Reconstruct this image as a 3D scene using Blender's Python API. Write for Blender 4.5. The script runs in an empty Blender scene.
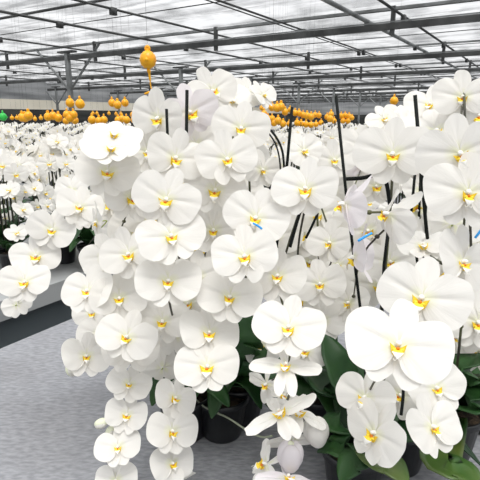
import bpy, bmesh, math, random
from mathutils import Vector, Matrix
PI = math.pi
R = math.radians
S = bpy.context.scene
C = S.collection
rnd = random.Random(7)

# ------------------------------------------------------------------ camera
FOC = 480.0
PITCH = R(14.3)
CZ = 1.50
CAM = Vector((0, 0, CZ))
FWD = Vector((0, math.cos(PITCH), -math.sin(PITCH)))
UP = Vector((0, math.sin(PITCH), math.cos(PITCH)))
cam = bpy.data.cameras.new('camera')
cam.sensor_width = 36; cam.lens = 36.0; cam.clip_start = 0.02; cam.clip_end = 200
camo = bpy.data.objects.new('camera', cam); C.objects.link(camo)
camo.location = CAM; camo.rotation_euler = (PI/2 - PITCH, 0, 0)
S.camera = camo

def at(u, v, d):                       # a point d metres in front of the camera plane
    return CAM + (FWD + Vector((1, 0, 0))*((u-240)/FOC) - UP*((v-240)/FOC))*d
def proj(p):
    q = p - CAM; d = q.dot(FWD)
    if d < .05: return None
    return 240 + FOC*q.x/d, 240 - FOC*q.dot(UP)/d, d
GA = R(32.2)                           # the greenhouse runs this way
LD = Vector((math.sin(GA), math.cos(GA), 0)); ND = Vector((-math.cos(GA), math.sin(GA), 0))
def gh(l, n, z): return LD*l + ND*n + Vector((0, 0, z))
def at_z(u, v, z):
    r = at(u, v, 1) - CAM; return CAM + r*((z-CZ)/r.z)

# ------------------------------------------------------------------ materials
def mat(name, col=(.8, .8, .8), rough=.6, metal=0.0, spec=.5):
    m = bpy.data.materials.new(name); m.use_nodes = True
    b = m.node_tree.nodes['Principled BSDF']
    b.inputs['Base Color'].default_value = (*col, 1); b.inputs['Roughness'].default_value = rough
    b.inputs['Metallic'].default_value = metal; b.inputs['Specular IOR Level'].default_value = spec
    return m
def noise_col(m, c1, c2, scale=(5, 5, 5), detail=4, lo=.35, hi=.65, coord='Object', bump=0, bdist=.002, dim=1.0):
    nt = m.node_tree; n = nt.nodes; l = nt.links; b = n['Principled BSDF']
    tc = n.new('ShaderNodeTexCoord'); mp = n.new('ShaderNodeMapping'); mp.inputs['Scale'].default_value = scale
    ns = n.new('ShaderNodeTexNoise'); ns.inputs['Detail'].default_value = detail; ns.inputs['Scale'].default_value = dim
    cr = n.new('ShaderNodeValToRGB')
    cr.color_ramp.elements[0].position = lo; cr.color_ramp.elements[0].color = (*c1, 1)
    cr.color_ramp.elements[1].position = hi; cr.color_ramp.elements[1].color = (*c2, 1)
    l.new(tc.outputs[coord], mp.inputs[0]); l.new(mp.outputs[0], ns.inputs['Vector'])
    l.new(ns.outputs['Fac'], cr.inputs[0]); l.new(cr.outputs[0], b.inputs['Base Color'])
    if bump:
        bp = n.new('ShaderNodeBump'); bp.inputs['Strength'].default_value = bump; bp.inputs['Distance'].default_value = bdist
        l.new(ns.outputs['Fac'], bp.inputs['Height']); l.new(bp.outputs[0], b.inputs['Normal'])
    return cr

def petal_mat(name, white, base, translucent=.28):
    m = bpy.data.materials.new(name); m.use_nodes = True
    nt = m.node_tree; n = nt.nodes; l = nt.links; b = n['Principled BSDF']; out = n['Material Output']
    b.inputs['Roughness'].default_value = .55; b.inputs['Specular IOR Level'].default_value = .25
    uv = n.new('ShaderNodeUVMap'); uv.uv_map = 'uv'
    sp = n.new('ShaderNodeSeparateXYZ'); l.new(uv.outputs[0], sp.inputs[0])
    cr = n.new('ShaderNodeValToRGB')
    cr.color_ramp.elements[0].position = .02; cr.color_ramp.elements[0].color = (*base, 1)
    cr.color_ramp.elements[1].position = .38; cr.color_ramp.elements[1].color = (*white, 1)
    l.new(sp.outputs[1], cr.inputs[0]); l.new(cr.outputs[0], b.inputs['Base Color'])
    mp = n.new('ShaderNodeMapping'); mp.inputs['Scale'].default_value = (26, 2.2, 1)
    ns = n.new('ShaderNodeTexNoise'); ns.inputs['Scale'].default_value = 1; ns.inputs['Detail'].default_value = 3
    l.new(uv.outputs[0], mp.inputs[0]); l.new(mp.outputs[0], ns.inputs['Vector'])
    bp = n.new('ShaderNodeBump'); bp.inputs['Strength'].default_value = .35; bp.inputs['Distance'].default_value = .002
    l.new(ns.outputs['Fac'], bp.inputs['Height']); l.new(bp.outputs[0], b.inputs['Normal'])
    tr = n.new('ShaderNodeBsdfTranslucent'); l.new(cr.outputs[0], tr.inputs['Color'])
    mx = n.new('ShaderNodeMixShader'); mx.inputs[0].default_value = translucent
    l.new(b.outputs[0], mx.inputs[1]); l.new(tr.outputs[0], mx.inputs[2]); l.new(mx.outputs[0], out.inputs['Surface'])
    return m
M = {}
M['petal'] = petal_mat('orchid petal white', (.89, .867, .82), (.84, .85, .60))
M['pink'] = petal_mat('orchid petal blush', (.88, .835, .85), (.80, .78, .60))
M['cream'] = petal_mat('orchid sepal cream', (.90, .90, .84), (.70, .76, .40))
M['yellow'] = mat('lip yellow', (.88, .58, .03), .45)
noise_col(M['yellow'], (.95, .74, .05), (.90, .50, .01), (60, 60, 60), 3, .4, .8)
M['orange'] = mat('lip orange red', (.72, .20, .01), .45)
M['lipwhite'] = mat('lip white', (.92, .90, .84), .4)
M['bud'] = mat('bud', (.80, .82, .62), .5)
M['stem'] = mat('stem', (.05, .045, .03), .5); noise_col(M['stem'], (.035, .03, .025), (.10, .11, .04), (9, 9, 9), 3, .4, .7)
M['pedicel'] = mat('pedicel', (.42, .50, .14), .5)
M['stake'] = mat('stake', (.008, .010, .009), .6, 0, .15)
M['leaf'] = mat('leaf', (.03, .10, .03), .42, 0, .3)
noise_col(M['leaf'], (.010, .038, .012), (.028, .082, .020), (12, 3, 12), 3, .35, .7, bump=.2, bdist=.002)
M['leafy'] = mat('young leaf', (.2, .28, .05), .35); noise_col(M['leafy'], (.035, .10, .02), (.13, .16, .03), (9, 4, 9), 3, .35, .7)
M['pot'] = mat('pot', (.012, .013, .015), .35)
M['bark'] = mat('bark', (.09, .055, .03), .9); noise_col(M['bark'], (.012, .009, .006), (.07, .045, .025), (70, 70, 70), 3, .35, .65, bump=.8, bdist=.01)
M['root'] = mat('root', (.30, .33, .24), .7)
M['tag'] = mat('orange rubber', (.93, .42, .01), .35); noise_col(M['tag'], (1.0, .50, .012), (.95, .38, .008), (30, 30, 30), 2)
M['green'] = mat('green rubber', (.03, .55, .08), .4)
M['blue'] = mat('blue clip', (.03, .36, .85), .35)
M['steel'] = mat('galvanised steel', (.20, .21, .21), .5, .3); noise_col(M['steel'], (.13, .135, .135), (.26, .27, .27), (3, 3, 3), 4)
M['steeldark'] = mat('dark steel', (.07, .075, .075), .55, .2); noise_col(M['steeldark'], (.03, .031, .031), (.075, .077, .076), (3, 3, 3), 4)
M['mesh'] = mat('bench cloth', (.6, .6, .62), .75)
def cloth(m):
    nt = m.node_tree; n = nt.nodes; l = nt.links; b = n['Principled BSDF']
    tc = n.new('ShaderNodeTexCoord'); mp = n.new('ShaderNodeMapping'); mp.inputs['Rotation'].default_value = (0, 0, R(30))
    mp.inputs['Scale'].default_value = (45, 120, 60)
    ns = n.new('ShaderNodeTexNoise'); ns.inputs['Scale'].default_value = 1; ns.inputs['Detail'].default_value = 3
    n2 = n.new('ShaderNodeTexNoise'); n2.inputs['Scale'].default_value = 3.2; n2.inputs['Detail'].default_value = 5
    l.new(tc.outputs['Object'], mp.inputs[0]); l.new(mp.outputs[0], ns.inputs['Vector']); l.new(tc.outputs['Object'], n2.inputs['Vector'])
    c1 = n.new('ShaderNodeValToRGB'); c1.color_ramp.elements[0].position = .36; c1.color_ramp.elements[0].color = (.23, .235, .25, 1)
    c1.color_ramp.elements[1].position = .66; c1.color_ramp.elements[1].color = (.335, .34, .36, 1)
    c2 = n.new('ShaderNodeValToRGB'); c2.color_ramp.elements[0].position = .3; c2.color_ramp.elements[0].color = (.80, .79, .78, 1)
    c2.color_ramp.elements[1].position = .6; c2.color_ramp.elements[1].color = (1, 1, 1, 1)
    mx = n.new('ShaderNodeMixRGB'); mx.blend_type = 'MULTIPLY'; mx.inputs[0].default_value = 1
    l.new(ns.outputs['Fac'], c1.inputs[0]); l.new(n2.outputs['Fac'], c2.inputs[0]); l.new(c1.outputs[0], mx.inputs[1]); l.new(c2.outputs[0], mx.inputs[2])
    l.new(mx.outputs[0], b.inputs['Base Color'])
    bp = n.new('ShaderNodeBump'); bp.inputs['Strength'].default_value = .5; bp.inputs['Distance'].default_value = .003
    l.new(ns.outputs['Fac'], bp.inputs['Height']); l.new(bp.outputs[0], b.inputs['Normal'])
cloth(M['mesh'])
M['rail'] = mat('bench rail', (.30, .305, .31), .45, .2); noise_col(M['rail'], (.36, .37, .37), (.46, .47, .47), (4, 4, 4), 4)
M['floor'] = mat('floor cloth', (.03, .035, .04), .8); noise_col(M['floor'], (.10, .12, .13), (.15, .17, .18), (2, 2, 2), 5)
M['skirt'] = mat('bench skirt', (.11, .13, .14), .7)
M['darkwall'] = mat('dark net', (.03, .033, .035), .9); noise_col(M['darkwall'], (.015, .018, .018), (.06, .06, .055), (.5, .5, 3), 4)
M['beige'] = mat('beige panel', (.52, .49, .42), .8); noise_col(M['beige'], (.66, .61, .50), (.80, .75, .64), (.4, .4, 1), 3)
M['greywall'] = mat('grey film wall', (.32, .325, .33), .8); noise_col(M['greywall'], (.15, .155, .16), (.42, .425, .43), (.25, .25, 2.2), 4)

def film_mat():
    m = bpy.data.materials.new('roof film'); m.use_nodes = True
    nt = m.node_tree; n = nt.nodes; l = nt.links; out = n['Material Output']; n.remove(n['Principled BSDF'])
    uv = n.new('ShaderNodeUVMap'); uv.uv_map = 'uv'
    mp = n.new('ShaderNodeMapping'); mp.inputs['Scale'].default_value = (.4, 4.5, 1)      # long grey streaks in the film colour, running across the house
    ns = n.new('ShaderNodeTexNoise'); ns.inputs['Scale'].default_value = 1; ns.inputs['Detail'].default_value = 6; ns.inputs['Roughness'].default_value = .65
    l.new(uv.outputs[0], mp.inputs[0]); l.new(mp.outputs[0], ns.inputs['Vector'])
    n2 = n.new('ShaderNodeTexNoise'); n2.inputs['Scale'].default_value = 1.3; n2.inputs['Detail'].default_value = 5; l.new(uv.outputs[0], n2.inputs['Vector'])
    ad = n.new('ShaderNodeMath'); ad.operation = 'ADD'; l.new(ns.outputs['Fac'], ad.inputs[0]); l.new(n2.outputs['Fac'], ad.inputs[1])
    cr = n.new('ShaderNodeValToRGB'); cr.color_ramp.elements[0].position = .40; cr.color_ramp.elements[0].color = (.16, .163, .167, 1)
    cr.color_ramp.elements[1].position = .56; cr.color_ramp.elements[1].color = (.66, .665, .675, 1)
    hf = n.new('ShaderNodeMath'); hf.operation = 'MULTIPLY'; hf.inputs[1].default_value = .5; l.new(ad.outputs[0], hf.inputs[0])
    l.new(hf.outputs[0], cr.inputs[0])
    tr = n.new('ShaderNodeBsdfTranslucent'); df = n.new('ShaderNodeBsdfDiffuse'); tp = n.new('ShaderNodeBsdfTransparent')
    for q in (tr, df): l.new(cr.outputs[0], q.inputs['Color'])
    tp.inputs['Color'].default_value = (.88, .88, .88, 1)
    m1 = n.new('ShaderNodeMixShader'); m1.inputs[0].default_value = .25; l.new(tr.outputs[0], m1.inputs[1]); l.new(df.outputs[0], m1.inputs[2])
    m2 = n.new('ShaderNodeMixShader'); m2.inputs[0].default_value = .5; l.new(m1.outputs[0], m2.inputs[1]); l.new(tp.outputs[0], m2.inputs[2])
    l.new(m2.outputs[0], out.inputs['Surface'])
    return m
M['film'] = film_mat()

# ------------------------------------------------------------------ mesh helpers
class MB:
    def __init__(s): s.v = []; s.f = []; s.m = []; s.uv = []; s.mats = []
    def slot(s, m):
        if m not in s.mats: s.mats.append(m)
        return s.mats.index(m)
    def add(s, vs, fs, m, uvs=None):
        k = len(s.v); i = s.slot(m)
        s.v += [tuple(p) for p in vs]; s.uv += (uvs or [(0, 1)]*len(vs))
        for f in fs: s.f.append([a+k for a in f]); s.m.append(i)
        return s
    def box(s, c, h, m, rot=None):
        vs = []
        for sx in (-1, 1):
            for sy in (-1, 1):
                for sz in (-1, 1):
                    p = Vector((sx*h[0], sy*h[1], sz*h[2]))
                    if rot: p = rot @ p
                    vs.append(Vector(c)+p)
        return s.add(vs, [(0,1,3,2),(4,6,7,5),(0,4,5,1),(2,3,7,6),(0,2,6,4),(1,5,7,3)], m)
    def tube(s, pts, rad, m, n=6, cap=True):
        pts = [Vector(p) for p in pts]; k = len(pts)
        if not hasattr(rad, '__len__'): rad = [rad]*k
        vs = []; fs = []; prev = None
        for i, p in enumerate(pts):
            t = (pts[min(i+1, k-1)] - pts[max(i-1, 0)])
            if t.length < 1e-9: t = Vector((0, 0, 1))
            t.normalize()
            if prev is None:
                a = Vector((0, 0, 1)) if abs(t.z) < .9 else Vector((1, 0, 0))
                prev = t.cross(a).normalized()
            prev = (prev - t*prev.dot(t)).normalized(); b = t.cross(prev)
            for j in range(n):
                an = 2*PI*j/n; vs.append(p + (prev*math.cos(an) + b*math.sin(an))*rad[i])
        for i in range(k-1):
            for j in range(n):
                fs.append((i*n+j, i*n+(j+1) % n, (i+1)*n+(j+1) % n, (i+1)*n+j))
        if cap: fs.append(tuple(range(n))[::-1]); fs.append(tuple((k-1)*n+j for j in range(n)))
        return s.add(vs, fs, m)
    def ell(s, c, r, m, nu=10, nv=7, rot=None):
        vs = []; fs = []; c = Vector(c)
        for i in range(nv+1):
            th = PI*i/nv
            for j in range(nu):
                ph = 2*PI*j/nu
                p = Vector((r[0]*math.sin(th)*math.cos(ph), r[1]*math.sin(th)*math.sin(ph), r[2]*math.cos(th)))
                vs.append(c + (rot @ p if rot else p))
        for i in range(nv):
            for j in range(nu): fs.append((i*nu+j, (i+1)*nu+j, (i+1)*nu+(j+1) % nu, i*nu+(j+1) % nu))
        return s.add(vs, fs, m)
    def lathe(s, prof, m, n=20, c=(0, 0, 0)):
        vs = []; fs = []; k = len(prof); c = Vector(c)
        for r, z in prof:
            for j in range(n): vs.append(c+Vector((r*math.cos(2*PI*j/n), r*math.sin(2*PI*j/n), z)))
        for i in range(k-1):
            for j in range(n): fs.append((i*n+j, i*n+(j+1) % n, (i+1)*n+(j+1) % n, (i+1)*n+j))
        return s.add(vs, fs, m)
    def merge(s, o, mtx):
        k = len(s.v); idx = [s.slot(m) for m in o.mats]
        s.v += [tuple(mtx @ Vector(p)) for p in o.v]; s.uv += o.uv
        s.f += [[a+k for a in f] for f in o.f]; s.m += [idx[i] for i in o.m]
        return s
    def mesh(s, name, smooth=True):
        me = bpy.data.meshes.new(name); me.from_pydata(s.v, [], s.f)
        for m in s.mats: me.materials.append(m)
        me.polygons.foreach_set('material_index', s.m)
        me.polygons.foreach_set('use_smooth', [smooth]*len(s.f))
        lay = me.uv_layers.new(name='uv'); flat = []
        for lp in me.loops: flat += s.uv[lp.vertex_index]
        lay.data.foreach_set('uv', flat); me.update()
        return me
    def build(s, name, parent=None, smooth=True):
        o = bpy.data.objects.new(name, s.mesh(name, smooth)); C.objects.link(o)
        if parent: o.parent = parent
        return o
def link(name, me, parent=None, mtx=None):
    o = bpy.data.objects.new(name, me); C.objects.link(o)
    if parent: o.parent = parent
    if mtx is not None: o.matrix_basis = mtx
    return o
def tag(o, label, cat, group=None, kind=None):
    if label: o['label'] = label
    if cat: o['category'] = cat
    if group: o['group'] = group
    if kind: o['kind'] = kind
    return o
def empty(name, loc=(0, 0, 0), parent=None):
    o = bpy.data.objects.new(name, None); C.objects.link(o); o.location = loc; o.empty_display_size = .02
    if parent: o.parent = parent
    return o
def copy_tree(o, parent=None):
    c = o.copy(); C.objects.link(c)
    if parent: c.parent = parent
    for ch in KIDS.get(o.name, ()): copy_tree(ch, c)
    return c
KIDS = {}
def index_kids(root):
    for o in list(bpy.data.objects):
        pass
    KIDS.clear()
    for o in bpy.data.objects:
        if o.parent: KIDS.setdefault(o.parent.name, []).append(o)
def curve(pts, k=6):                    # Catmull-Rom through points
    pts = [Vector(p) for p in pts]
    if len(pts) < 3: return pts
    P = [pts[0]*2-pts[1]] + pts + [pts[-1]*2-pts[-2]]; out = []
    for i in range(1, len(P)-2):
        for j in range(k):
            t = j/k; a, b, c, d = P[i-1], P[i], P[i+1], P[i+2]
            out.append(.5*((2*b)+(c-a)*t+(2*a-5*b+4*c-d)*t*t+(3*b-a-3*c+d)*t**3))
    out.append(pts[-1]); return out
def struct(o): o['kind'] = 'structure'; return o

# ------------------------------------------------------------------ orchid flower (flower width = 1, faces -Y, z up, column at origin)
def fan(outline, base, depth, m, rings=7, seg=4, flip=False):
    pts = [Vector((x, z, 0)) for x, z in outline]
    loop = curve(pts + [pts[0]], seg)[:-1]
    mb = MB(); vs = []; uvs = []; fs = []
    n = len(loop); b = Vector((base[0], base[1], 0))
    for i in range(rings+1):
        t = i/rings
        tt = t**.8
        for j, p in enumerate(loop):
            q = b + (p-b)*tt
            x, z = q.x, q.y
            y = depth(x, z, tt, j/n)
            vs.append(((-x if flip else x), y, z)); uvs.append((j/n*1.0, tt*1.0))
    for i in range(rings):
        for j in range(n):
            f = (i*n+j, i*n+(j+1) % n, (i+1)*n+(j+1) % n, (i+1)*n+j)
            fs.append(f if not flip else f[::-1])
    return mb.add(vs, fs, m, uvs)
PETAL = [(.0, .015), (.022, .13), (.085, .235), (.175, .312), (.295, .335), (.415, .285), (.49, .165), (.51, .02), (.485, -.125), (.41, -.235), (.295, -.295), (.17, -.275), (.07, -.185), (.015, -.05)]
DORSAL = [(-.03, .0), (-.085, .10), (-.128, .22), (-.14, .34), (-.10, .445), (0, .50), (.10, .445), (.14, .34), (.128, .22), (.085, .10), (.03, 0)]
LATERAL = [(-.02, .0), (-.03, -.12), (-.02, -.24), (.02, -.33), (.10, -.385), (.19, -.38), (.25, -.32), (.27, -.22), (.22, -.12), (.13, -.02), (.05, .01)]
def variant(k):
    cup = (.10, .20, .02, .32)[k]; rip = (.006, .012, .018, .012)[k]; ph = k*1.7
    def dp(x, z, t, a):
        r2 = (x*x+z*z)
        fold = -.035*math.exp(-((z-.22*x)/.035)**2)*min(1, x*5)*max(0, 1-x*1.6)
        return -.012 - .16*x*max(0, 1-x*1.1)*.6 - cup*x*x*.9 + .55*cup*max(0, x-.3)**2 + fold*-1 + .10*z*z*(1 if z > 0 else .6) \
            + rip*t**3*math.sin(a*2*PI*4+ph) + rip*.5*t**2*math.sin(a*2*PI*7+ph*2)
    def dd(x, z, t, a):
        return .014 + .30*x*x*4*.35 - cup*.35*z*z + .03*z + rip*.6*t**3*math.sin(a*2*PI*3+ph) + .012*math.exp(-(x/.02)**2)*t
    def dl(x, z, t, a):
        return .020 - cup*.30*(x*x+z*z) + .02*math.sin(x*9+ph) + rip*.6*t**3*math.sin(a*2*PI*3+ph)
    def jit(o, s):
        r = random.Random(100*k+s); return [(x*(1+r.uniform(-.04, .04)), z*(1+r.uniform(-.05, .05))) for x, z in o]
    V = {}
    for nm, mt in (('', M['petal']), ('p', M['pink'])):
        sm = M['petal'] if not nm else M['pink']
        V['petal_r'+nm] = fan(jit(PETAL, 1), (.0, 0), dp, mt)
        V['petal_l'+nm] = fan(jit(PETAL, 2), (.0, 0), dp, mt, flip=True)
        V['dorsal'+nm] = fan(jit(DORSAL, 3), (0, .0), dd, sm, 6, 3)
        V['lat_r'+nm] = fan(jit(LATERAL, 4), (.02, 0), dl, sm, 6, 3)
        V['lat_l'+nm] = fan(jit(LATERAL, 5), (.02, 0), dl, sm, 6, 3, flip=True)
    return V
def lip_mb():
    mb = MB()
    # side lobes: two curled ears
    for sx in (-1, 1):
        vs = []; fs = []; n = 6
        for i in range(n+1):
            t = i/n
            for j in range(5):
                w = (j/4-.5)
                an = R(-35 + 95*t)
                wd = .105*math.sin(PI*min(1, .25+.75*t))**.7 + .012
                x = .018 + .085*math.sin(R(85)*t) + w*.02
                y = -.02 - .055*t - w*.02
                z = -.085 + .075*t*t + w*wd
                vs.append((sx*x, y, z))
        for i in range(n):
            for j in range(4):
                f = (i*5+j, i*5+j+1, (i+1)*5+j+1, (i+1)*5+j); fs.append(f if sx > 0 else f[::-1])
        k = 4*3
        mb.add(vs, fs[:], M['yellow'])
    # middle lobe: an arrow tongue
    prof = [(.03, 0), (.045, .2), (.04, .4), (.075, .62), (.055, .8), (.014, 1)]
    vs = []; fs = []
    for w, t in prof:
        for j in range(5):
            q = j/2-1
            vs.append((w*q, -.045 - .10*math.sin(t*1.9) + .02*abs(q), -.06 - .12*t*t - .015 + .012*abs(q)))
    for i in range(5):
        for j in range(4): fs.append((i*5+j, i*5+j+1, (i+1)*5+j+1, (i+1)*5+j))
    mb.add(vs, fs[:12], M['yellow']); mb.add(vs, fs[12:], M['lipwhite'])
    mb.ell((0, -.055, -.055), (.028, .028, .020), M['orange'])
    for sx in (-1, 1):
        mb.ell((sx*.045, -.075, -.075), (.030, .022, .022), M['yellow'], 8, 5)
        mb.tube(curve([(sx*.008, -.13, -.19), (sx*.03, -.15, -.215), (sx*.05, -.13, -.20), (sx*.045, -.11, -.185)], 3), .003, M['lipwhite'], 4)
    return mb
def column_mb():
    mb = MB()
    mb.tube([(0, .02, 0), (0, -.03, .004), (0, -.06, -.004)], [.034, .030, .026], M['lipwhite'], 8)
    mb.ell((0, -.062, -.004), (.030, .026, .026), M['lipwhite'], 8, 6)
    return mb
VAR = [variant(k) for k in range(4)]
VM = [{k: v.mesh('orchid_'+k.rstrip('p')) for k, v in V.items()} for V in VAR]
LIP = lip_mb(); LIPM = LIP.mesh('lip'); COL = column_mb(); COLM = COL.mesh('column')
def low_flower(k):                      # the same flower as one mesh, for plants seen small
    V = VAR[k]; mb = MB()
    for q in ('dorsal', 'lat_l', 'lat_r', 'petal_l', 'petal_r'): mb.merge(V[q], Matrix.Identity(4))
    mb.merge(LIP, Matrix.Identity(4)); mb.merge(COL, Matrix.Identity(4)); return mb
def tiny_flower():
    mb = MB()
    def f2(o, fl=False, y0=0.):
        return fan(o[::2], (0, 0), lambda x, z, t, a: y0-.12*abs(x)*(1-abs(x))+.1*z*z, M['petal'], 2, 1, fl)
    for o, fl, y in ((DORSAL, False, .012), (LATERAL, False, .02), (LATERAL, True, .02), (PETAL, False, -.01), (PETAL, True, -.01)): mb.merge(f2(o, fl, y), Matrix.Identity(4))
    mb.ell((0, -.06, -.07), (.075, .04, .04), M['yellow'], 6, 4)
    return mb
LOW = [low_flower(k) for k in range(4)]; LOWM = [m.mesh('flower') for m in LOW]; TINY = tiny_flower()

def face_matrix(pos, yaw, pitch, roll, toward=CAM):
    f = (toward-pos).normalized(); r = UP.cross(f).normalized(); u = f.cross(r)
    m = Matrix((r, -f, u)).transposed().to_4x4()
    m = m @ Matrix.Rotation(R(yaw), 4, 'Z') @ Matrix.Rotation(R(-pitch), 4, 'X') @ Matrix.Rotation(R(roll), 4, 'Y')
    return m
def add_flower(parent, origin, pos, size, rot, k=0, pink=False, detail=2, fold=0):
    """flower part with petals, sepals, lip and column as sub-parts"""
    mt = Matrix.Translation(pos-origin) @ rot @ Matrix.Diagonal((size, size, size, 1))
    if detail < 2: return link('flower', LOWM[k], parent, mt)
    e = empty('flower', (0, 0, 0), parent); e.matrix_basis = mt
    V = VM[k]; s = 'p' if pink else ''
    def j(a): return R(rnd.uniform(-a, a))
    for nm, q, a in (('sepal', 'dorsal', 7), ('sepal', 'lat_l', 6), ('sepal', 'lat_r', 6), ('petal', 'petal_l', 5), ('petal', 'petal_r', 5)):
        m = Matrix.Rotation(j(a), 4, 'Y') @ Matrix.Rotation(j(a), 4, 'X') @ Matrix.Rotation(j(9), 4, 'Z')
        if fold:
            if q[0] == 'p': m = Matrix.Rotation(R(fold*(-1 if q[-1] == 'r' else 1)), 4, 'Z') @ m @ Matrix.Diagonal((1, 1, .42 if fold == -14 else .8, 1))
            else: m = Matrix.Rotation(R(fold*.8*(1 if q == 'dorsal' else -1)), 4, 'X') @ m @ Matrix.Diagonal((.55 if fold == -14 else .8, 1, 1.1, 1))
        link(nm, V[q+s], e, m)
    ls = rnd.uniform(.78, 1.0)
    link('lip', LIPM, e, Matrix.Rotation(j(10), 4, 'Y') @ Matrix.Rotation(j(12), 4, 'Z') @ Matrix.Diagonal((ls*rnd.uniform(.85, 1.1), ls, ls, 1))); link('column', COLM, e, Matrix.Rotation(j(8), 4, 'X'))
    return e

def bud_mesh():
    mb = MB()
    mb.ell((0, 0, -.011), (.0085, .0075, .013), M['bud'], 10, 8); mb.ell((.002, -.001, -.012), (.0078, .0074, .0115), M['petal'], 10, 8)
    return mb.mesh('bud')
BUDM = bud_mesh()
def opening_bud(mt):
    mb = MB(); mb.ell((0, 0, -.026), (.0185, .016, .028), mt, 14, 10)
    for a in (0, 120, 240):
        c = Vector((.006*math.sin(R(a)), -.006*math.cos(R(a)), -.0235)); mb.ell(c, (.0165, .0145, .0265), mt, 14, 10)
    mb.ell((0, 0, -.001), (.006, .006, .006), M['bud'], 8, 6)
    return mb.mesh('opening_bud')
OBUD = [opening_bud(M['petal']), opening_bud(M['pink'])]

def strap_leaf(pts, width, m, thick=.0022):
    """a keeled strap leaf along a spine"""
    sp = curve(pts, 6); n = len(sp); vs = []; fs = []; uvs = []
    side0 = None
    for i, p in enumerate(sp):
        t = (sp[min(i+1, n-1)]-sp[max(i-1, 0)]).normalized()
        sd = t.cross(Vector((0, 0, 1)))
        if sd.length < .25: sd = side0 if side0 is not None else Vector((1, 0, 0))
        sd = (sd - t*sd.dot(t)).normalized()
        if side0 is not None and sd.dot(side0) < 0: sd = -sd
        side0 = sd
        nn = sd.cross(t).normalized()
        if nn.z < 0: nn = -nn
        a = i/(n-1); w = width*.5*(math.sin(PI*min(1, (a*.93+.07))**.72))**.62 if a < .999 else .001
        for lay in (0, 1):
            for q in (-1, -.6, 0, .6, 1):
                vs.append(p + sd*w*q + nn*(abs(q)**1.3*w*.28 + (thick if lay else 0))); uvs.append((q, a))
    for i in range(n-1):
        for j in range(4):
            a = i*10+j; b = (i+1)*10+j
            fs.append((a, a+1, b+1, b)); fs.append((a+5, b+5, b+6, a+6))
        fs.append((i*10, (i+1)*10, (i+1)*10+5, i*10+5)); fs.append((i*10+4, i*10+9, (i+1)*10+9, (i+1)*10+4))
    return MB().add(vs, fs, m, uvs)
def pot_parts(parent, r=.066, h=.115, o=(0, 0, 0)):
    pm = MB().lathe([(0, 0.002), (r*.74, .002), (r*.76, .006), (r*.97, h*.86), (r*1.05, h*.86), (r*1.07, h), (r*1.0, h), (r*.93, h*.9), (r*.70, h*.3)], M['pot'], 24, o)
    pot = pm.build('pot', parent)
    bk = MB().lathe([(r*.95, h*.86), (r*.6, h*.93), (r*.2, h*.98), (0, h)], M['bark'], 14, o).build('potting_bark', parent)
    return pot

# ------------------------------------------------------------------ greenhouse
GR = Matrix((ND, LD, Vector((0, 0, 1)))).transposed()      # columns: n, l, z
GR3 = Matrix(((ND.x, LD.x, 0), (ND.y, LD.y, 0), (0, 0, 1)))
def gbox(mb, l0, l1, n0, n1, z0, z1, m):
    mb.box(gh((l0+l1)/2, (n0+n1)/2, (z0+z1)/2), (abs(n1-n0)/2, abs(l1-l0)/2, abs(z1-z0)/2), m, GR3)
fl = MB(); gbox(fl, -6, 44, -30, 21, -.06, 0, M['floor']); struct(fl.build('floor', smooth=False))
# roof film with sagging folds between the wires
vs = []; uvs = []; fs = []; NL, NN = 230, 30
for i in range(NL+1):
    l = -1.5 + 44.5*i/NL
    for j in range(NN+1):
        n = -28 + 49.*j/NN
        z = CZ + 1.66 + .05*math.sin(l*2*PI) + .03*math.sin(l*5.3+n*.4) + .03*math.sin(n*1.1+l*.7)
        vs.append(gh(l, n, z)); uvs.append((n, l))
for i in range(NL):
    for j in range(NN): fs.append((i*(NN+1)+j, i*(NN+1)+j+1, (i+1)*(NN+1)+j+1, (i+1)*(NN+1)+j))
struct(MB().add(vs, fs, M['film'], uvs).build('ceiling'))
w = MB(); gbox(w, 43, 43.1, -28, 21, 0, CZ+.25, M['darkwall']); gbox(w, 43, 43.1, -28, 21, CZ+.25, CZ+1.75, M['greywall'])
struct(w.build('wall_back', smooth=False))
w = MB(); gbox(w, 2, 43, 20.9, 21, 0, CZ+.38, M['darkwall']); gbox(w, 2, 43, 20.9, 21, CZ+.38, CZ+.82, M['beige']); gbox(w, 2, 43, 20.9, 21, CZ+.82, CZ+1.75, M['greywall'])
struct(w.build('wall_left', smooth=False))
bi = 0; ci = 0
for k in range(9):
    l = 7.6 + 4*k; mb = MB()
    gbox(mb, l-.035, l+.035, -26, 20.8, CZ+1.25, CZ+1.34, M['steeldark'])
    gbox(mb, l-.03, l-.02, -26, 20.8, CZ+1.345, CZ+1.365, M['steel'])
    gbox(mb, l-.02, l+.02, -26, 20.8, CZ+1.52, CZ+1.555, M['steel'])
    for q in range(-8, 7):
        n = 2.15 + 3.15*q
        if -26 < n < 20: gbox(mb, l-.025, l+.025, n-.03, n+.03, CZ+1.17, CZ+1.57, M['steeldark'])
    bi += 1; struct(mb.build('beam_%d' % bi, smooth=False))
for k, l in enumerate([3.3, 5.2] + [9.6+4*q for q in range(8)]):
    mb = MB(); mb.tube([gh(l, -26, CZ+1.60), gh(l, 20.8, CZ+1.60)], .022, M['steeldark'], 8)
    for d in (1.0, 2.9):
        mb.tube([gh(l+d, -26, CZ+1.61), gh(l+d, 20.8, CZ+1.61)], .008, M['steeldark'], 5)
    bi += 1; struct(mb.build('beam_%d' % bi))
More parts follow.
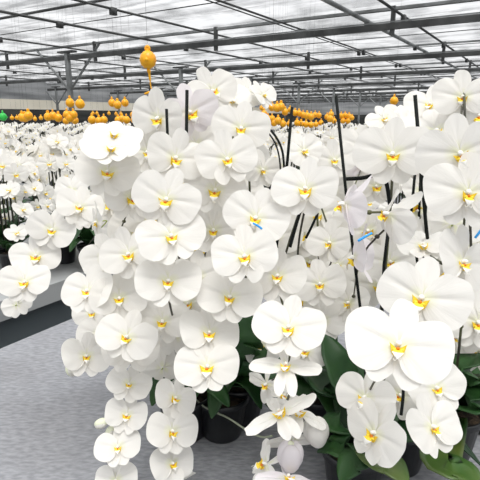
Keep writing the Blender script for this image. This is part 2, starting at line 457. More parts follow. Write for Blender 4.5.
for n, r in ((-6, .02), (-4, .02), (-2.2, .02), (-.8, .018), (.7, .018), (2.12, .020), (2.72, .034), (3.93, .016), (4.05, .010), (5.5, .018), (7.0, .022), (9.3, .018), (11., .02), (13., .02), (15.4, .02), (18, .02)):
    mb = MB(); mb.tube([gh(-1.4, n, CZ+1.50), gh(42.9, n, CZ+1.50)], r, M['steeldark' if r < .03 else 'steel'], 8)
    for q in range(12):                                        # clamps and short hangers on the rail
        l = 4.4+3.3*q+n*.17; mb.box(gh(l, n, CZ+1.47), (.03, .05, .05), M['steeldark'], GR3)
    bi += 1; struct(mb.build('beam_%d' % bi))
for n0 in (9.35, -3.7, 20.2):
    for k in range(9):
        l = 7.6+4*k; mb = MB()
        gbox(mb, l-.045, l+.045, n0-.045, n0+.045, 0, CZ+1.42, M['steel'])
        gbox(mb, l-.07, l+.07, n0-.25, n0+.25, CZ+1.40, CZ+1.44, M['steeldark'])
        for s in (-1, 1):
            mb.tube([gh(l, n0+s*.04, CZ+.62), gh(l, n0+s*1.05, CZ+1.52)], .026, M['steel'], 6)
        ci += 1; struct(mb.build('column_%d' % ci, smooth=False))

# benches
BZ = .75
BN = [(-2.6, 1.46), (1.854, 3.75), (4.3, 6.2), (6.75, 8.4), (9.0, 10.9), (11.4, 13.3), (13.8, 15.7), (16.2, 18.1)]
BL = ['light grey cloth-covered bench under the nearest orchids', 'grey-railed bench across the dark aisle at left', 'third growing bench, behind the grey-railed one', 'fourth growing bench back, on the near side of the braced posts', 'fifth growing bench back, beyond the braced posts', 'sixth growing bench back in the white orchid field', 'seventh growing bench back in the white orchid field', 'last growing bench before the beige-banded wall']
for i, (n0, n1) in enumerate(BN):
    b = empty('growing_bench', gh(0, (n0+n1)/2, 0)); o = b.location
    tag(b, BL[i], 'bench', 'growing benches')
    t = MB(); l0 = -1.6 if i < 3 else 3
    def q(mb, a, c, d, e, z0, z1, m):
        mb.box(gh((a+c)/2, (d+e)/2, (z0+z1)/2)-o, (abs(e-d)/2, abs(c-a)/2, abs(z1-z0)/2), m, GR3)
    if i == 0:
        q(t, l0, 40, n0, n1, BZ-.05, BZ-.006, M['rail']); t.build('bench_top', b, False)
        t = MB(); q(t, l0, 40, n0-.002, n1+.002, BZ-.0055, BZ, M['mesh']); t.build('bench_cloth', b, False)
    else:
        q(t, l0, 40, n0+.02, n1-.02, BZ-.05, BZ-.012, M['rail']); t.build('bench_top', b, False)
        for s, nn in ((1, n0), (-1, n1)):
            t = MB(); q(t, l0, 40, nn, nn+s*.018, BZ-.085, BZ+.004, M['rail']); t.build('bench_rail', b, False)
    if i:
        t = MB(); q(t, l0, 40, n0+.05, n0+.06, .16, BZ-.055, M['skirt']); t.build('bench_skirt', b, False)
    for k in range(12):
        for nn in (n0+.25, n1-.25):
            t = MB(); q(t, l0+.6+3.3*k-.025, l0+.6+3.3*k+.025, nn-.025, nn+.025, 0, BZ-.05, M['steeldark']); t.build('leg', b, False)

# ------------------------------------------------------------------ the near orchids
def orchid(label, base, chains, loose=(), stakes=(), leaves=(), group=None, pots=True, W=.105, buds=(), open_buds=(), wires=(), seed=0):
    root = empty('potted_orchid', base); tag(root, label, 'orchid', group)
    if pots: pot_parts(root)
    top = base + Vector((0, 0, .115))
    for lf in leaves:
        pts, wd, mt = lf
        strap_leaf([p-base for p in pts], wd, M[mt]).build('leaf', root)
    def place(f):
        u, v, s, yaw, pitch, roll = f[:6]; k = f[6] if len(f) > 6 else 0; w_ = f[7] if len(f) > 7 else W
        pink = len(f) > 8 and f[8]
        d = w_*FOC/s; p = at(u, v, d); yaw += rnd.uniform(-15, 13); pitch += rnd.uniform(-9, 11); roll += rnd.uniform(-13, 13)
        rot = face_matrix(p, yaw, pitch, roll)
        add_flower(root, base, p, w_, rot, k % 4, pink, 2, {0: 0, 1: 58, 2: -32, 3: -14}[k//10])
        fwd = rot.to_3x3() @ Vector((0, -1, 0))
        return p, fwd, w_
    for ci_, ch in enumerate(chains):
        pos = [place(f) for f in ch['f']]
        away = [(p + (p-CAM).normalized()*.035 - fw*.012) for p, fw, w_ in pos]
        a0 = away[0]; mb = MB()
        start = top - base + Vector((.012*ci_-.02, .01, -.01))
        via = [v_-base for v_ in ch.get('via', [])]
        if not via:
            m1 = Vector((top.x*.8+a0.x*.2, top.y*.8+a0.y*.2+.03, top.z*.45+a0.z*.55)) - base
            m2 = Vector((top.x*.35+a0.x*.65, top.y*.35+a0.y*.65+.03, a0.z*.98+.01)) - base
            via = [m1, m2]
        sp = curve([start]+via+[a-base for a in away], 5)
        n = len(sp); mb.tube(sp, [.0025-.0012*i/n for i in range(n)], M['stem'], 6)
        for i in range(2, n-1, 6): mb.ell(sp[i], (.0042, .0042, .0036), M['stem'], 6, 4)
        for (p, fw, w_), a in zip(pos, away):
            mb.tube(curve([a-base, (a*.5+(p-fw*.022)*.5)-base+Vector((0, 0, -.004)), p-fw*.004-base], 3), .0014, M['pedicel'], 5)
        mb.build('flower_stem', root)
    for f in loose:
        p, fw, w_ = place(f)
        q = p + (p-CAM).normalized()*.05; MB().tube(curve([p-fw*.003-base, p-fw*.02-base, q-base+Vector((0, 0, -.02))], 3), .0014, M['pedicel'], 5).build('flower_stalk', root)
    for (u, v, d, (rx, ry)) in buds:
        o = link('bud', BUDM, root, Matrix.Translation(at(u, v, d)-base) @ Matrix.Rotation(R(rx), 4, 'X') @ Matrix.Rotation(R(ry), 4, 'Y') @ Matrix.Scale(1.1, 4))
    for (u, v, d, (rx, ry), pk) in open_buds:
        link('opening_bud', OBUD[pk], root, Matrix.Translation(at(u, v, d)-base) @ Matrix.Rotation(R(rx), 4, 'X') @ Matrix.Rotation(R(ry), 4, 'Y'))
    for st in stakes:
        pts, r = st
        MB().tube([p-base for p in pts], r, M['stake'], 8).build('stake', root)
    for pts, r in wires:
        MB().tube(curve([p-base for p in pts], 6), r, M['stake'], 6).build('support_wire', root)
    return root
def bz(u, v): return at_z(u, v, BZ)
def fan_leaves(base, specs, mt='leaf'):
    out = []
    for az, ln, wd, rise, droop in specs:
        d = Vector((math.sin(R(az)), math.cos(R(az)), 0)); b = base+Vector((0, 0, .115))
        out.append(([b, b+d*ln*.3+Vector((0, 0, rise*.7)), b+d*ln*.68+Vector((0, 0, rise)), b+d*ln+Vector((0, 0, rise-droop))], wd, mt))
    return out

A0 = bz(186, 432)
orchid('tall white orchid cascading at the left, stems hanging over the bare bench cloth', A0, [
    dict(f=[(114,135,56,0,62,0,0,.095),(111,149,58,4,62,4,1,.095),(108,172,62,-12,8,0,0,.108),(132,198,58,10,10,10,2),(106,256,54,-30,5,-15,1),(88,291,58,-15,5,0,0)], via=[at(180,300,1.0), at(150,150,.98)]),
    dict(f=[(158,118,60,-22,0,5,0,.112),(148,152,54,-30,10,0,2),(175,158,62,8,5,0,1),(166,199,68,0,5,8,0),(171,236,68,5,5,-14,3),(129,254,60,-10,5,-8,0),(119,298,58,5,5,0,0),(162,321,56,0,0,-5,1),(127,337,60,10,10,15,0),(131,350,56,5,5,5,2)]),
    dict(f=[(100,334,44,-10,10,0,0,.10),(86,356,50,0,10,0,1,.10)], via=[at(170,330,1.02), at(125,300,.98)]),
    dict(f=[(129,384,44,15,0,10,0,.085),(127,415,44,-10,5,8,1,.085),(118,447,45,-12,5,-8,0,.085),(116,480,44,-12,0,5,2,.085)], via=[at(175,350,1.0), at(146,310,.97)]),
    dict(f=[(168,281,66,5,5,-5,0),(176,335,54,170,0,0,1,.11),(163,368,46,160,-5,5,2,.10),(175,398,46,25,5,12,1,.088),(172,431,54,25,5,14,0,.10),(172,463,48,25,0,0,1,.09),(181,484,40,30,0,10,0,.085)], via=[at(185,330,1.02), at(178,250,.97)]),
  ],
  loose=[(97,222,44,-75,0,10,2,.09),(140,180,56,0,0,20,2,.125),(150,215,56,10,0,-20,1,.125),(140,285,54,0,0,20,0,.122),(92,313,38,-30,10,0,2,.09),(148,262,56,0,10,0,3,.13),(150,345,50,20,0,20,1,.115),(137,232,56,0,0,10,0,.125),(110,205,48,-30,0,0,1,.11),(120,230,52,-10,0,0,0,.13),(150,240,54,0,0,0,1,.13),(110,315,48,0,0,0,0,.12),(145,315,50,0,0,30,0,.125),(128,180,54,-10,0,0,1,.13)],
  buds=[(68,366,.97,(10,-15)),(72,353,.98,(0,20)),(107,421,.93,(0,70)),(113,427,.94,(10,30))],
  stakes=[([A0+Vector((0,0,.1)), at(185,250,.97), at(187,90,.845)], .0030), ([A0+Vector((-.01,0,.1)), at(172,250,.98), at(166.5,109,.85)], .0026)],
  leaves=fan_leaves(A0, [(60,.24,.075,.05,.06),(100,.22,.07,.03,.07),(20,.22,.075,.06,.05),(-30,.2,.07,.06,.06),(140,.17,.065,.06,.02),(200,.15,.06,.08,.03)]))

B0 = bz(240, 418)
orchid('broad white orchid massed in the middle, two big blooms over dark leaves below', B0, [
    dict(f=[(190,112,58,10,0,-6,0,.112,True),(196,145,54,10,0,0,1,.11),(215,190,60,-5,5,5,0),(213,230,56,5,0,0,1),(197,277,56,-10,5,5,0),(188,304,52,0,10,0,2),(184,346,46,0,0,0,1)], via=[at(235,300,1.05), at(215,130,1.0)]),
    dict(f=[(204,121,40,-60,0,0,2,.085),(212,91,52,15,15,-15,3),(230,100,46,10,40,0,1,.10),(246,93,38,25,30,10,2,.085),(263,95,34,40,20,0,3,.075)], via=[at(235,320,1.07), at(200,140,1.0)]),
    dict(f=[(241,128,58,10,10,10,0),(227,159,62,0,5,0,1),(222,212,38,5,0,0,2,.08),(256,218,66,-5,5,8,0),(245,256,68,-8,8,-6,1),(230,297,64,0,5,0,0),(209,333,62,3,5,5,1),(207,366,64,0,10,-12,0)], via=[at(242,330,1.07), at(250,200,1.0)]),
  ],
  loose=[(180,178,58,0,0,0,1,.128),(200,165,56,10,0,30,0,.125),(190,215,58,0,10,-20,1,.13),(222,250,56,0,0,20,2,.125),(200,250,56,0,0,0,0,.125),(178,260,56,0,0,0,1,.125),(236,195,56,0,0,0,2,.125),(262,170,44,30,10,0,2,.09),(222,140,54,0,0,0,0,.12),(200,300,54,0,0,0,1,.12),(238,232,54,0,0,-15,0,.122),(178,145,56,0,0,0,1,.125),(215,168,54,0,0,0,0,.13),(245,165,54,0,0,0,1,.13),(232,270,52,0,0,0,1,.13),(205,205,54,0,0,10,2,.13),(262,255,52,0,0,0,0,.13)],
  stakes=[([B0+Vector((.02,0,.1)), at(270,300,1.02), at(287.5,160,.93), at(292,107,.90)], .0030), ([B0+Vector((0,.02,.1)), at(226,112,.9)], .0028)],
  wires=[([at(266,125,.97), at(276,137,.95), at(282,150,.95), at(284,166,.95), at(286,200,.97)], .0024), ([at(268,132,.98), at(275,143,.96), at(279,156,.96), at(281,175,.96)], .0018)],
  leaves=fan_leaves(B0, [(95,.24,.08,.06,.06),(150,.17,.075,.05,.05),(200,.18,.075,.05,.05),(250,.22,.075,.05,.08),(20,.24,.08,.08,.04)]) +
    [([B0+Vector((0,0,.11)), at(243,360,1.0), at(240,325,.98), at(238,308,1.0)], .085, 'leaf'), ([B0+Vector((0,0,.11)), at(262,370,1.0), at(255,350,.98), at(243,345,.97)], .08, 'leaf')])

C0 = bz(318, 430)
orchid('middle white orchid with a tip of drooping blush blooms low over the bench', C0, [
    dict(f=[(306,189,68,-5,5,0,0),(278,276,63,0,8,0,1),(289,328,72,0,25,0,0),(286,366,72,3,35,0,32,.105),(266,384,48,-20,-15,25,33,.085),(284,396,46,10,35,20,30,.085)], via=[at(300,330,1.02), at(298,250,.97)]),
    dict(f=[(303,151,44,40,20,-30,2,.09),(330,243,50,-20,5,5,0,.10),(320,284,54,0,5,0,1),(322,321,52,5,0,0,0),(305,351,54,5,10,0,2),(260,345,48,-5,5,15,1,.10)], via=[at(320,330,1.04), at(315,180,1.0)]),
    dict(f=[(280,413,76,-35,35,-50,31,.115),(300,412,60,20,45,30,32,.095),(292,440,50,172,30,0,32,.085),(266,464,58,-50,10,70,31,.095),(288,478,64,5,45,0,32,.10,True)], via=[at(300,370,.98), at(293,385,.95)]),
  ],
  loose=[(334,160,44,10,0,0,1,.095),(300,235,54,0,0,10,1,.122),(275,235,56,0,0,0,0,.125),(318,215,54,0,0,0,2,.12),(338,265,48,-20,0,0,1,.105),(300,300,54,0,0,0,0,.122),(312,240,52,0,0,20,0,.125),(288,212,52,0,0,0,1,.13),(330,190,52,0,0,0,1,.125),(262,240,52,0,0,-20,0,.125),(335,300,50,0,0,0,0,.12),(310,262,50,0,0,0,2,.125),(345,232,48,0,0,0,0,.115)],
  open_buds=[(314,421,.77,(10,-12),0),(291,444,.76,(5,0),1)],
  wires=[([at(304,200,.80), at(297,222,.79), at(290,247,.78)], .0030), ([at(318,213,.82), at(311,228,.82), at(306,238,.83)], .0022)],
  leaves=fan_leaves(C0, [(80,.2,.075,.05,.06),(10,.24,.08,.1,.03),(-40,.18,.07,.06,.05),(160,.15,.075,.05,.05),(215,.12,.07,.05,.04)]) +
    [([C0+Vector((0,0,.11)), at(345,400,.92), at(336,365,.9), at(325,335,.93)], .085, 'leaf'), ([C0+Vector((0,0,.11)), at(330,395,.95), at(318,380,.95), at(312,372,.97)], .07, 'leaf')])

D0 = bz(352, 492)
orchid('white orchid right of the middle with the single widest, fully open bloom', D0, [
    dict(f=[(393,154,76,-3,8,0,0,.115),(362,146,46,10,15,0,1),(363,163,42,0,0,0,2,.095,True),(344,204,72,-72,0,12,21,.10,True),(388,214,72,-48,5,32,21,.10),(354,257,68,-80,0,-6,21,.10,True),(349,303,48,-40,10,0,2,.095)], via=[at(378,330,.84), at(395,140,.80)]),
    dict(f=[(422,298,90,5,8,0,0,.108),(398,345,104,0,5,0,1,.108),(365,397,60,-28,5,18,2,.090),(375,433,72,-28,5,24,0,.102)], via=[at(388,370,.75), at(404,300,.66), at(414,278,.60)]),
  ],
  loose=[(384,119,36,20,40,-20,2,.08),(405,125,50,50,30,-40,1,.105),(390,262,60,0,0,0,0,.122),(400,395,56,0,0,10,1,.095),(350,280,52,0,0,0,2,.12),(376,186,44,0,0,0,2,.10),(405,235,58,20,0,0,1,.12),(368,230,52,0,0,0,1,.115),(378,285,54,0,0,0,0,.12),(418,160,60,0,10,0,1,.13),(415,262,56,0,0,0,2,.12),(372,255,50,0,0,20,1,.12)],
  stakes=[([D0+Vector((.03,0,.1)), at(363,330,.80), at(346.5,197,.76), at(336,96,.74)], .0024), ([D0+Vector((.05,.02,.1)), at(384,265,.76), at(388,232,.75)], .0026)],
  wires=[([at(346,179,.765), at(362,178,.77), at(378,175,.78), at(386,182,.79), at(390,205,.8)], .0034), ([at(410,365,.60), at(404,382,.60), at(403,398,.60), at(401,415,.60)], .0020)],
  leaves=fan_leaves(D0, [(330,.2,.08,.08,.04),(60,.24,.085,.06,.06),(100,.24,.08,.04,.06),(0,.22,.08,.1,.04)]) +
    [([D0+Vector((.02,0,.11)), at(375,460,.74), at(392,470,.70), at(408,485,.68)], .06, 'leafy'), ([D0+Vector((0,0,.11)), at(345,430,.85), at(325,425,.86), at(312,428,.88)], .07, 'leaf'), ([D0+Vector((-.02,0,.115)), at(350,452,.80), at(335,448,.80), at(318,452,.82)], .075, 'leaf'), ([D0+Vector((.02,-.02,.115)), at(365,455,.76), at(352,466,.74), at(340,482,.73)], .06, 'leaf')])

E0 = bz(446, 452)
orchid('white orchid at the right edge, blooms running from roof height down to its black pots', E0, [
    dict(f=[(463,97,58,10,20,10,1,.10),(460,153,82,12,10,0,0),(468,192,84,20,5,0,1),(462,262,80,52,5,8,1,.105),(423,246,50,20,45,0,1,.085)], via=[at(470,330,.88), at(465,120,.80)]),
    dict(f=[(451,336,58,35,5,10,0,.105),(436,388,62,28,5,-22,2,.094),(432,427,68,28,5,-26,1,.097)], via=[at(455,380,.85), at(462,300,.78)]),
    dict(f=[(478,322,66,0,5,0,2,.115),(480,352,56,0,0,0,1)], via=[at(480,380,.9), at(485,300,.88)]),
  ],
  loose=[(436,132,70,0,30,0,1,.125),(466,325,66,-160,0,0,0,.12),(453,225,62,175,0,0,1,.12),(478,250,60,0,0,20,2,.125),(418,212,50,0,10,170,0,.09),(478,115,56,0,0,0,0,.115),(420,190,44,40,0,0,2,.095),(445,180,58,0,0,0,1,.13),(440,270,58,0,0,0,0,.125),(440,300,54,0,0,0,1,.12),(478,220,56,0,0,0,0,.125),(475,290,54,0,0,20,0,.12),(430,105,50,10,30,0,1,.11)],
  stakes=[([E0+Vector((0,0,.1)), at(428,250,.86), at(415,95,.80)], .0032), ([E0+Vector((-.03,0,.1)), at(411,215,.86), at(416,163,.85)], .0026), ([E0+Vector((-.02,0,.1)), at(419,215,.86), at(421,165,.85)], .0024), ([E0+Vector((-.01,0,.1)), at(425,215,.8), at(428,163,.8)], .003)],
  leaves=fan_leaves(E0, [(300,.16,.07,.06,.04),(80,.2,.09,.08,.04),(20,.22,.08,.1,.04)]) +
    [([E0+Vector((.0,-.03,.11)), at(440,462,.78), at(462,474,.74), at(482,492,.70)], .065, 'leafy'), ([E0+Vector((.03,0,.11)), at(462,385,.85), at(472,368,.82), at(490,362,.80)], .10, 'leaf'), ([E0+Vector((.03,0,.11)), at(465,410,.85), at(480,400,.82), at(495,398,.80)], .09, 'leaf')])
# loose root trailing from the middle pot
rt = MB().tube(curve([at(190,394,1.12), at(205,407,1.1), at(228,418,1.06), at(248,431,1.0), at(262,437,.95), at(272,436,.9)], 6), .0022, M['root'], 6)
o = rt.build('aerial_root', bpy.data.objects['potted_orchid.001']); o.matrix_parent_inverse = Matrix.Identity(4)
o.location = -B0
for i, (lab, pts, own) in enumerate([('bright blue plant clip beside the sideways blush bloom', [at(358,241,.62), at(372,233,.62)], 0), ('blue plant clip half hidden under the bloom left of the dark bare stem', [at(253,223,.74), at(262,229,.74)], 0), ('blue plant clip at the right picture edge behind the blooms', [at(475,238,.64), at(481,230,.64)], 0)]):
    mb = MB().tube([(p-pts[0]) for p in curve([pts[0], (pts[0]+pts[1])/2+Vector((0, -.001, .0008)), pts[1]], 4)], .0017, M['blue'], 6)
    c = mb.build('plant_clip'); c.location = pts[0]; tag(c, lab, 'clip', 'blue plant clips')

# spare pots among the near ones
for u, v, lab in ((118, 258, 'dark leafy potted plant on the railed bench, half behind the left cluster'), (66, 262, 'dark leafy potted plant on the railed bench under the arching stem'), (8, 262, 'dark leafy potted plant on the railed bench at the left picture edge'), (92, 245, 'dark leafy potted plant on the railed bench, behind the leafy base of the arching orchid')):
    b = at_z(u, v, BZ-.012); r = empty('potted_plant', b); tag(r, lab, 'potted plant')
    pot_parts(r, .062, .11)
    for pts, wd, mt in fan_leaves(b, [(az+rnd.uniform(-12, 12), rnd.uniform(.17, .24), .08, rnd.uniform(.06, .17), .04) for az in range(0, 360, 33)]):
        strap_leaf([p-b for p in pts], wd, M[mt]).build('leaf', r)
for i, (u, v, lab) in enumerate([(400, 470, 'black pot with a leafy plant between the right edge pot and the widest bloom pot'), (222, 432, 'black pot tucked between the left and middle orchids'), (480, 425, 'black pot with leaves cut by the right picture edge')]):
    b = bz(u, v) + (Vector((0, .02, 0)) if i == 0 else Vector((0, 0, 0))); r = empty('potted_plant', b); tag(r, lab, 'potted plant')
    pot_parts(r, .064, .11)
    for pts, wd, mt in fan_leaves(b, [((40, .18, .07, .07, .05), (130, .12, .065, .05, .05), (220, .12, .065, .05, .05), (310, .18, .07, .08, .04))][0] if False else [(40, .18, .07, .07, .05), (130, .12, .065, .05, .05), (220, .12, .065, .05, .05), (310, .18, .07, .08, .04)]):
        strap_leaf([p-b for p in pts], wd, M[mt]).build('leaf', r)

F0 = gh(1.75, 2.25, BZ)
F0 = at_z(92, 262, BZ+.02); F0.z = BZ
orchid('white orchid arching down to the left over the grey bench rail', F0, [
    dict(f=[(80,207,46,-5,10,10,1,.10),(52,230,48,-5,12,12,0,.105),(36,256,48,0,12,5,1,.105),(25,282,50,0,10,0,0,.105),(17,305,30,170,0,10,2,.07)], via=[at(110,215,1.25), at(102,195,1.15)])],
  loose=[(82,219,26,20,0,0,2,.065),(72,190,34,0,20,0,1,.09)],
  leaves=fan_leaves(F0, [(240,.22,.075,.05,.04),(280,.22,.07,.08,.04),(200,.16,.07,.04,.04),(330,.2,.07,.08,.03),(60,.2,.07,.05,.03),(120,.2,.07,.05,.03),(30,.24,.08,.14,.02),(90,.24,.08,.12,.04),(150,.2,.08,.10,.04),(225,.2,.08,.14,.03),(180,.22,.08,.13,.05),(300,.2,.08,.13,.03),(0,.2,.08,.16,.02)]))

# ------------------------------------------------------------------ orchids further back
def back_orchid(k, tiny=False):
    r = random.Random(50+k)
    root = None; mbs = MB() if tiny else None
    if not tiny:
        root = empty('potted_orchid', (0, 0, 0)); pot_parts(root, .075, .12)
    else:
        mbs.lathe([(0, 0), (.055, 0), (.078, .12), (0, .115)], M['pot'], 8)
    for q in range(6):
        az = q*60+r.uniform(-20, 20)
        (p, w, m), = fan_leaves(Vector((0, 0, 0)), [(az, r.uniform(.18, .25), .07, r.uniform(.03, .09), .05)])
        if tiny:
            if q % 2 == 0: mbs.merge(MB().add([p[0]+Vector((-.02, 0, 0)), p[0]+Vector((.02, 0, 0)), p[2]+Vector((.03, 0, 0)), p[3], p[2]+Vector((-.03, 0, 0))], [(0, 1, 2, 3, 4)], M['leaf']), Matrix.Identity(4))
        else: strap_leaf(p, w, M['leaf']).build('leaf', root)
    ns = 4
    for s_ in range(ns - (1 if tiny else 0)):
        az = R((s_-(ns-1)/2)*34 + r.uniform(-12, 12)); out = Vector((math.sin(az), -math.cos(az), 0)); h = r.uniform(.44, .58)
        reach = r.uniform(.16, .26)
        pts = [Vector((.02*s_-.03, 0, .1)), Vector((.02*s_-.03, .01, h*.6+.05)), out*.04+Vector((0, 0, h+.02)), out*reach*.6+Vector((0, 0, h+.05)), out*reach+Vector((0, 0, h-.06)), out*(reach+.06)+Vector((0, 0, h-.26))]
        sp = curve(pts, 6)
        sm = MB().tube(sp[::(3 if tiny else 1)], .0055 if tiny else .0028, M['stem'], 4 if tiny else 6)
        if tiny: mbs.merge(sm, Matrix.Identity(4))
        else: sm.build('flower_stem', root)
        stk = MB().tube([(.02*s_-.03, .012, .1), (.02*s_-.035, .02, h+r.uniform(.0, .10)+(.07 if tiny else 0))], .0035 if not tiny else .0065, M['stake'], 5)
        if tiny: mbs.merge(stk, Matrix.Identity(4))
        else: stk.build('stake', root)
        nf = 7 if not tiny else 5; i0 = int(len(sp)*.42)
        for i in range(nf):
            p = sp[min(len(sp)-1, i0 + int((len(sp)-1-i0)*i/(nf-1)))]
            side = (1 if i % 2 else -1)
            yaw = math.degrees(math.atan2(out.x, -out.y)) + side*r.uniform(5, 35)
            w = r.uniform(.082, .10) if tiny else r.uniform(.098, .118)
            sd = Vector((math.cos(az), math.sin(az), 0))*side*.022
            m = Matrix.Translation(p+sd+out*.02) @ Matrix.Rotation(R(yaw), 4, 'Z') @ Matrix.Rotation(R(r.uniform(-5, -40)), 4, 'X') @ Matrix.Rotation(R(r.uniform(-15, 15)), 4, 'Y') @ Matrix.Scale(w, 4)
            if tiny: mbs.merge(TINY, m)
            else: link('flower', LOWM[r.randrange(4)], root, m)
    return mbs.build('potted_orchid') if tiny else root
protos = [back_orchid(k) for k in range(3)]; tprot = [back_orchid(10+k, True) for k in range(4)]
bpy.context.view_layer.update()
for o in bpy.data.objects:
    if o.parent: KIDS.setdefault(o.parent.name, []).append(o)
spots = []
r2 = random.Random(3)
for bi_, (n0, n1) in enumerate(BN):
    if bi_ == 0: rows = [-2.2, -1.6, -1.0, -.4, .2, .8, 1.25]; l = 2.5; l1 = 16
    elif bi_ == 1: rows = [n0+.42, n0+.95, n0+1.5]; l = -.6; l1 = 16
    else: rows = [n0+.3, n0+.95, n0+1.55]; l = .0; l1 = 30
    st = .48 if bi_ == 1 else .58
    while l < l1:
        for n in rows:
            p = gh(l+r2.uniform(-.08, .08), n+r2.uniform(-.06, .06), BZ if bi_ == 0 else BZ-.012)
            q = proj(p+Vector((0, 0, .5)))
            if q and -25 < q[0] < 500 and q[2] > 1.35 and (p-F0).length > .27: 
                if not (bi_ == 0 and q[2] < 2.1): spots.append((q[2], q[0], p, bi_))
        l += st*(1+max(0, l-5)*.06)
spots.sort(key=lambda t: t[0])
NEAR = 34
print('spots', len(spots))
spots = spots[:262]
used = set()
BW = ['on the near bench behind the big clusters', 'on the railed bench at left', 'on the third bench', 'on the fourth bench', 'on the fifth bench', 'on the sixth bench', 'on the seventh bench', 'on the last bench by the wall']
cnt = {}
for i, (d, u, p, bi_) in enumerate(spots):
    near = i < NEAR
    src = (protos if near else tprot)[i % (3 if near else 4)]
    if src.name not in used: o = src; used.add(src.name)
    else: o = copy_tree(src)
    o.location = p
    az = math.atan2(-p.x, p.y) if True else 0
    o.rotation_euler = (0, 0, az + R(r2.uniform(-35, 35)) + R(12))
    sc = r2.uniform(.9, 1.03); o.scale = (sc, sc, sc)
    if near:
        c = cnt.setdefault(bi_, []); c.append(i)
        pl = 'about %s from the camera side' % ['first', 'second', 'third', 'fourth', 'fifth', 'sixth', 'seventh', 'eighth', 'ninth', 'tenth', 'eleventh', 'twelfth', 'thirteenth', 'fourteenth', 'fifteenth', 'sixteenth', 'seventeenth', 'eighteenth', 'nineteenth', 'twentieth', 'twenty-first', 'twenty-second', 'twenty-third', 'twenty-fourth', 'twenty-fifth', 'twenty-sixth', 'twenty-seventh', 'twenty-eighth', 'twenty-ninth', 'thirtieth', 'thirty-first', 'thirty-second', 'thirty-third', 'thirty-fourth'][len(c)-1]
        tag(o, 'white arching potted orchid %s, %s' % (BW[bi_], pl.replace('about ', 'its ').replace('from the camera side', 'nearest plant')), 'orchid', 'white orchids ' + BW[bi_])
    else:
        tag(o, 'small distant white potted orchid ' + BW[bi_], 'orchid', 'distant white orchids ' + BW[bi_])

# ------------------------------------------------------------------ orange balls hanging by cords above the flowers
def ball(d, u, v, px, label, group, mt='tag', tail=False, tilt=0):
    if px < 7.4: px *= 1.32
    w_ = .088 if px > 5 else .075
    dd = w_*FOC/px; p = at(u, v, dd)
    e = empty('hanging_ball', p); tag(e, label, 'ball', group); e.rotation_euler = (0, R(tilt), r2.uniform(0, 6))
    b = MB(); rr = w_/2
    b.lathe([(0, -rr*1.05), (rr*.5, -rr*.92), (rr*.87, -rr*.55), (rr*1.03, 0), (rr*.9, rr*.55), (rr*.55, rr*.93), (rr*.25, rr*1.08), (0, rr*1.1)], M[mt], 16)
    b.ell((-rr*.0, -rr*.95, -rr*.05), (rr*.25, rr*.18, rr*.25), M[mt], 8, 5); b.build('ball_body', e)
    MB().tube(curve([(0, 0, rr*1.05), (rr*.2, 0, rr*1.3), (0, 0, rr*1.55), (-rr*.2, 0, rr*1.3), (0, 0, rr*1.05)], 4), rr*.2, M[mt], 6).build('hanging_loop', e)
    if tail: MB().tube(curve([(0, 0, -rr), (rr*.1, 0, -rr*1.7), (rr*.18, 0, -rr*2.9), (rr*.28, 0, -rr*3.6), (-rr*.1, 0, -rr*3.75), (-rr*.6, 0, -rr*3.95)], 5), [rr*.24]*4+[rr*.15]*4+[rr*.08]*11+[rr*.14]*7, M[mt], 6).build('tail', e); e.rotation_euler = (0, 0, 0)
    if not tilt:
        MB().tube([(0, 0, rr*1.8), (0, 0, CZ+1.5-p.z)], .0007, M['steeldark'], 4).build('cord', e)
    return e
ball(0, 148, 60, 16.5, 'large orange ball with a curling tail hanging over the left cluster', 'orange hanging balls', tail=True)
e = ball(0, 394, 101, 8, 'orange ball alone above the blooms right of the middle', 'orange hanging balls')
MB().tube([(0, 0, -.04), (-.03, 0, -.10)], .009, M['tag'], 6).build('tail', e)
ball(0, 3, 117, 7.5, 'green ball at the left picture edge above the flower field', 'green hanging ball', 'green')
for (u, v, px), lab in zip([(70, 103, 6.5), (80, 104, 7), (112, 103, 5.5), (117.5, 105, 6), (125, 103, 5.5)], ['orange ball high beside the braced post, left of a pair', 'orange ball high beside the braced post, right of a pair', 'leftmost of three orange balls high above the far flowers', 'middle of three orange balls high above the far flowers', 'rightmost of three orange balls high above the far flowers']):
    ball(0, u, v, px, lab, 'orange hanging balls')
LEFT = [(22, 117.5, 6), (25, 118, 6), (28.5, 116, 6.5), (48, 117, 6), (53, 116, 6), (58.5, 118, 6), (67, 115, 6), (70, 118, 6), (73.5, 115, 6), (66, 121, 5), (75, 120.5, 5.5), (92, 120, 6), (99, 121, 5.5), (104, 120, 5.5), (118, 120, 5), (122, 119, 5), (126.5, 120, 5.5), (133, 115, 4.5), (134, 120, 5), (12, 118, 3), (17, 118, 3), (35, 119, 3), (41, 118, 3), (93, 113.5, 2.5), (97, 113.5, 2.5), (109, 113.5, 2.5), (116, 114, 2.5), (121, 114, 2.5)]
for u, v, px in LEFT: ball(0, u, v, px, 'small orange ball in the row hanging over the far flowers at left', 'orange balls at left')
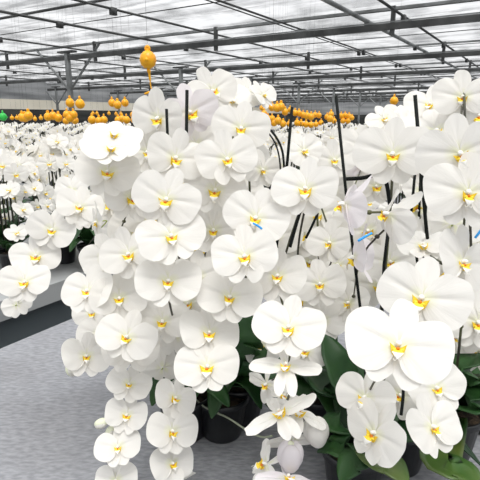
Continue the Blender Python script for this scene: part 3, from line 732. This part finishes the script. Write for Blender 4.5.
RIGHT = [(264, 114, 5), (268, 119, 5), (272, 107.5, 5.5), (272, 119, 5), (277, 108, 6), (278, 121, 5.5), (281, 107, 6), (283, 124, 5), (285, 112, 5), (274, 123, 5), (289, 124, 4), (295, 113, 4.5), (299, 113.5, 4.5), (303, 115, 4.5), (307, 116, 5), (311, 117, 5), (297, 123, 4.5), (301, 124, 4.5), (306, 124.5, 4.5), (311, 125, 4.5), (315, 115, 4), (319, 115.5, 4), (316, 124.5, 4), (321, 123, 4), (327, 117, 4), (330, 119, 5), (331, 114.5, 4.5), (334, 121, 4), (341, 116, 4), (345, 115.5, 4), (349, 116.5, 4), (343, 121, 4), (348, 121, 4), (352, 118, 3.5), (290, 110, 4), (262, 108, 4)]
for u, v, px in RIGHT: ball(0, u, v, px, 'small orange ball in the dense row hanging beyond the middle gap', 'orange balls beyond the middle gap')

# ------------------------------------------------------------------ light
w = bpy.data.worlds.new('world'); S.world = w; w.use_nodes = True
bg = w.node_tree.nodes['Background']; bg.inputs[1].default_value = .76
_n = w.node_tree.nodes; _l = w.node_tree.links
_t = _n.new('ShaderNodeTexCoord'); _s = _n.new('ShaderNodeSeparateXYZ'); _r = _n.new('ShaderNodeValToRGB'); _m = _n.new('ShaderNodeMapRange')
_m.inputs['From Min'].default_value = -1; _m.inputs['From Max'].default_value = 1
_l.new(_t.outputs['Generated'], _s.inputs[0]); _l.new(_s.outputs[2], _m.inputs['Value']); _l.new(_m.outputs[0], _r.inputs[0]); _l.new(_r.outputs[0], bg.inputs[0])
_e = _r.color_ramp.elements; _e[0].position = .46; _e[0].color = (.05, .05, .05, 1); _e[1].position = 1; _e[1].color = (2.2, 2.23, 2.27, 1)
_q = _e.new(.52); _q.color = (.42, .42, .42, 1); _q = _e.new(.7); _q.color = (1.35, 1.37, 1.4, 1)
sun = bpy.data.lights.new('sun', 'SUN'); sun.energy = 4.0; sun.angle = R(30); sun.color = (1, .985, .96)
so = bpy.data.objects.new('sun', sun); C.objects.link(so); so.rotation_euler = Vector((-.10, .42, -1.0)).to_track_quat('-Z', 'Y').to_euler()
S.view_settings.view_transform = 'Standard'; S.view_settings.look = 'None'; S.view_settings.exposure = 0.20; S.view_settings.gamma = 1; S.view_settings.use_curve_mapping = False
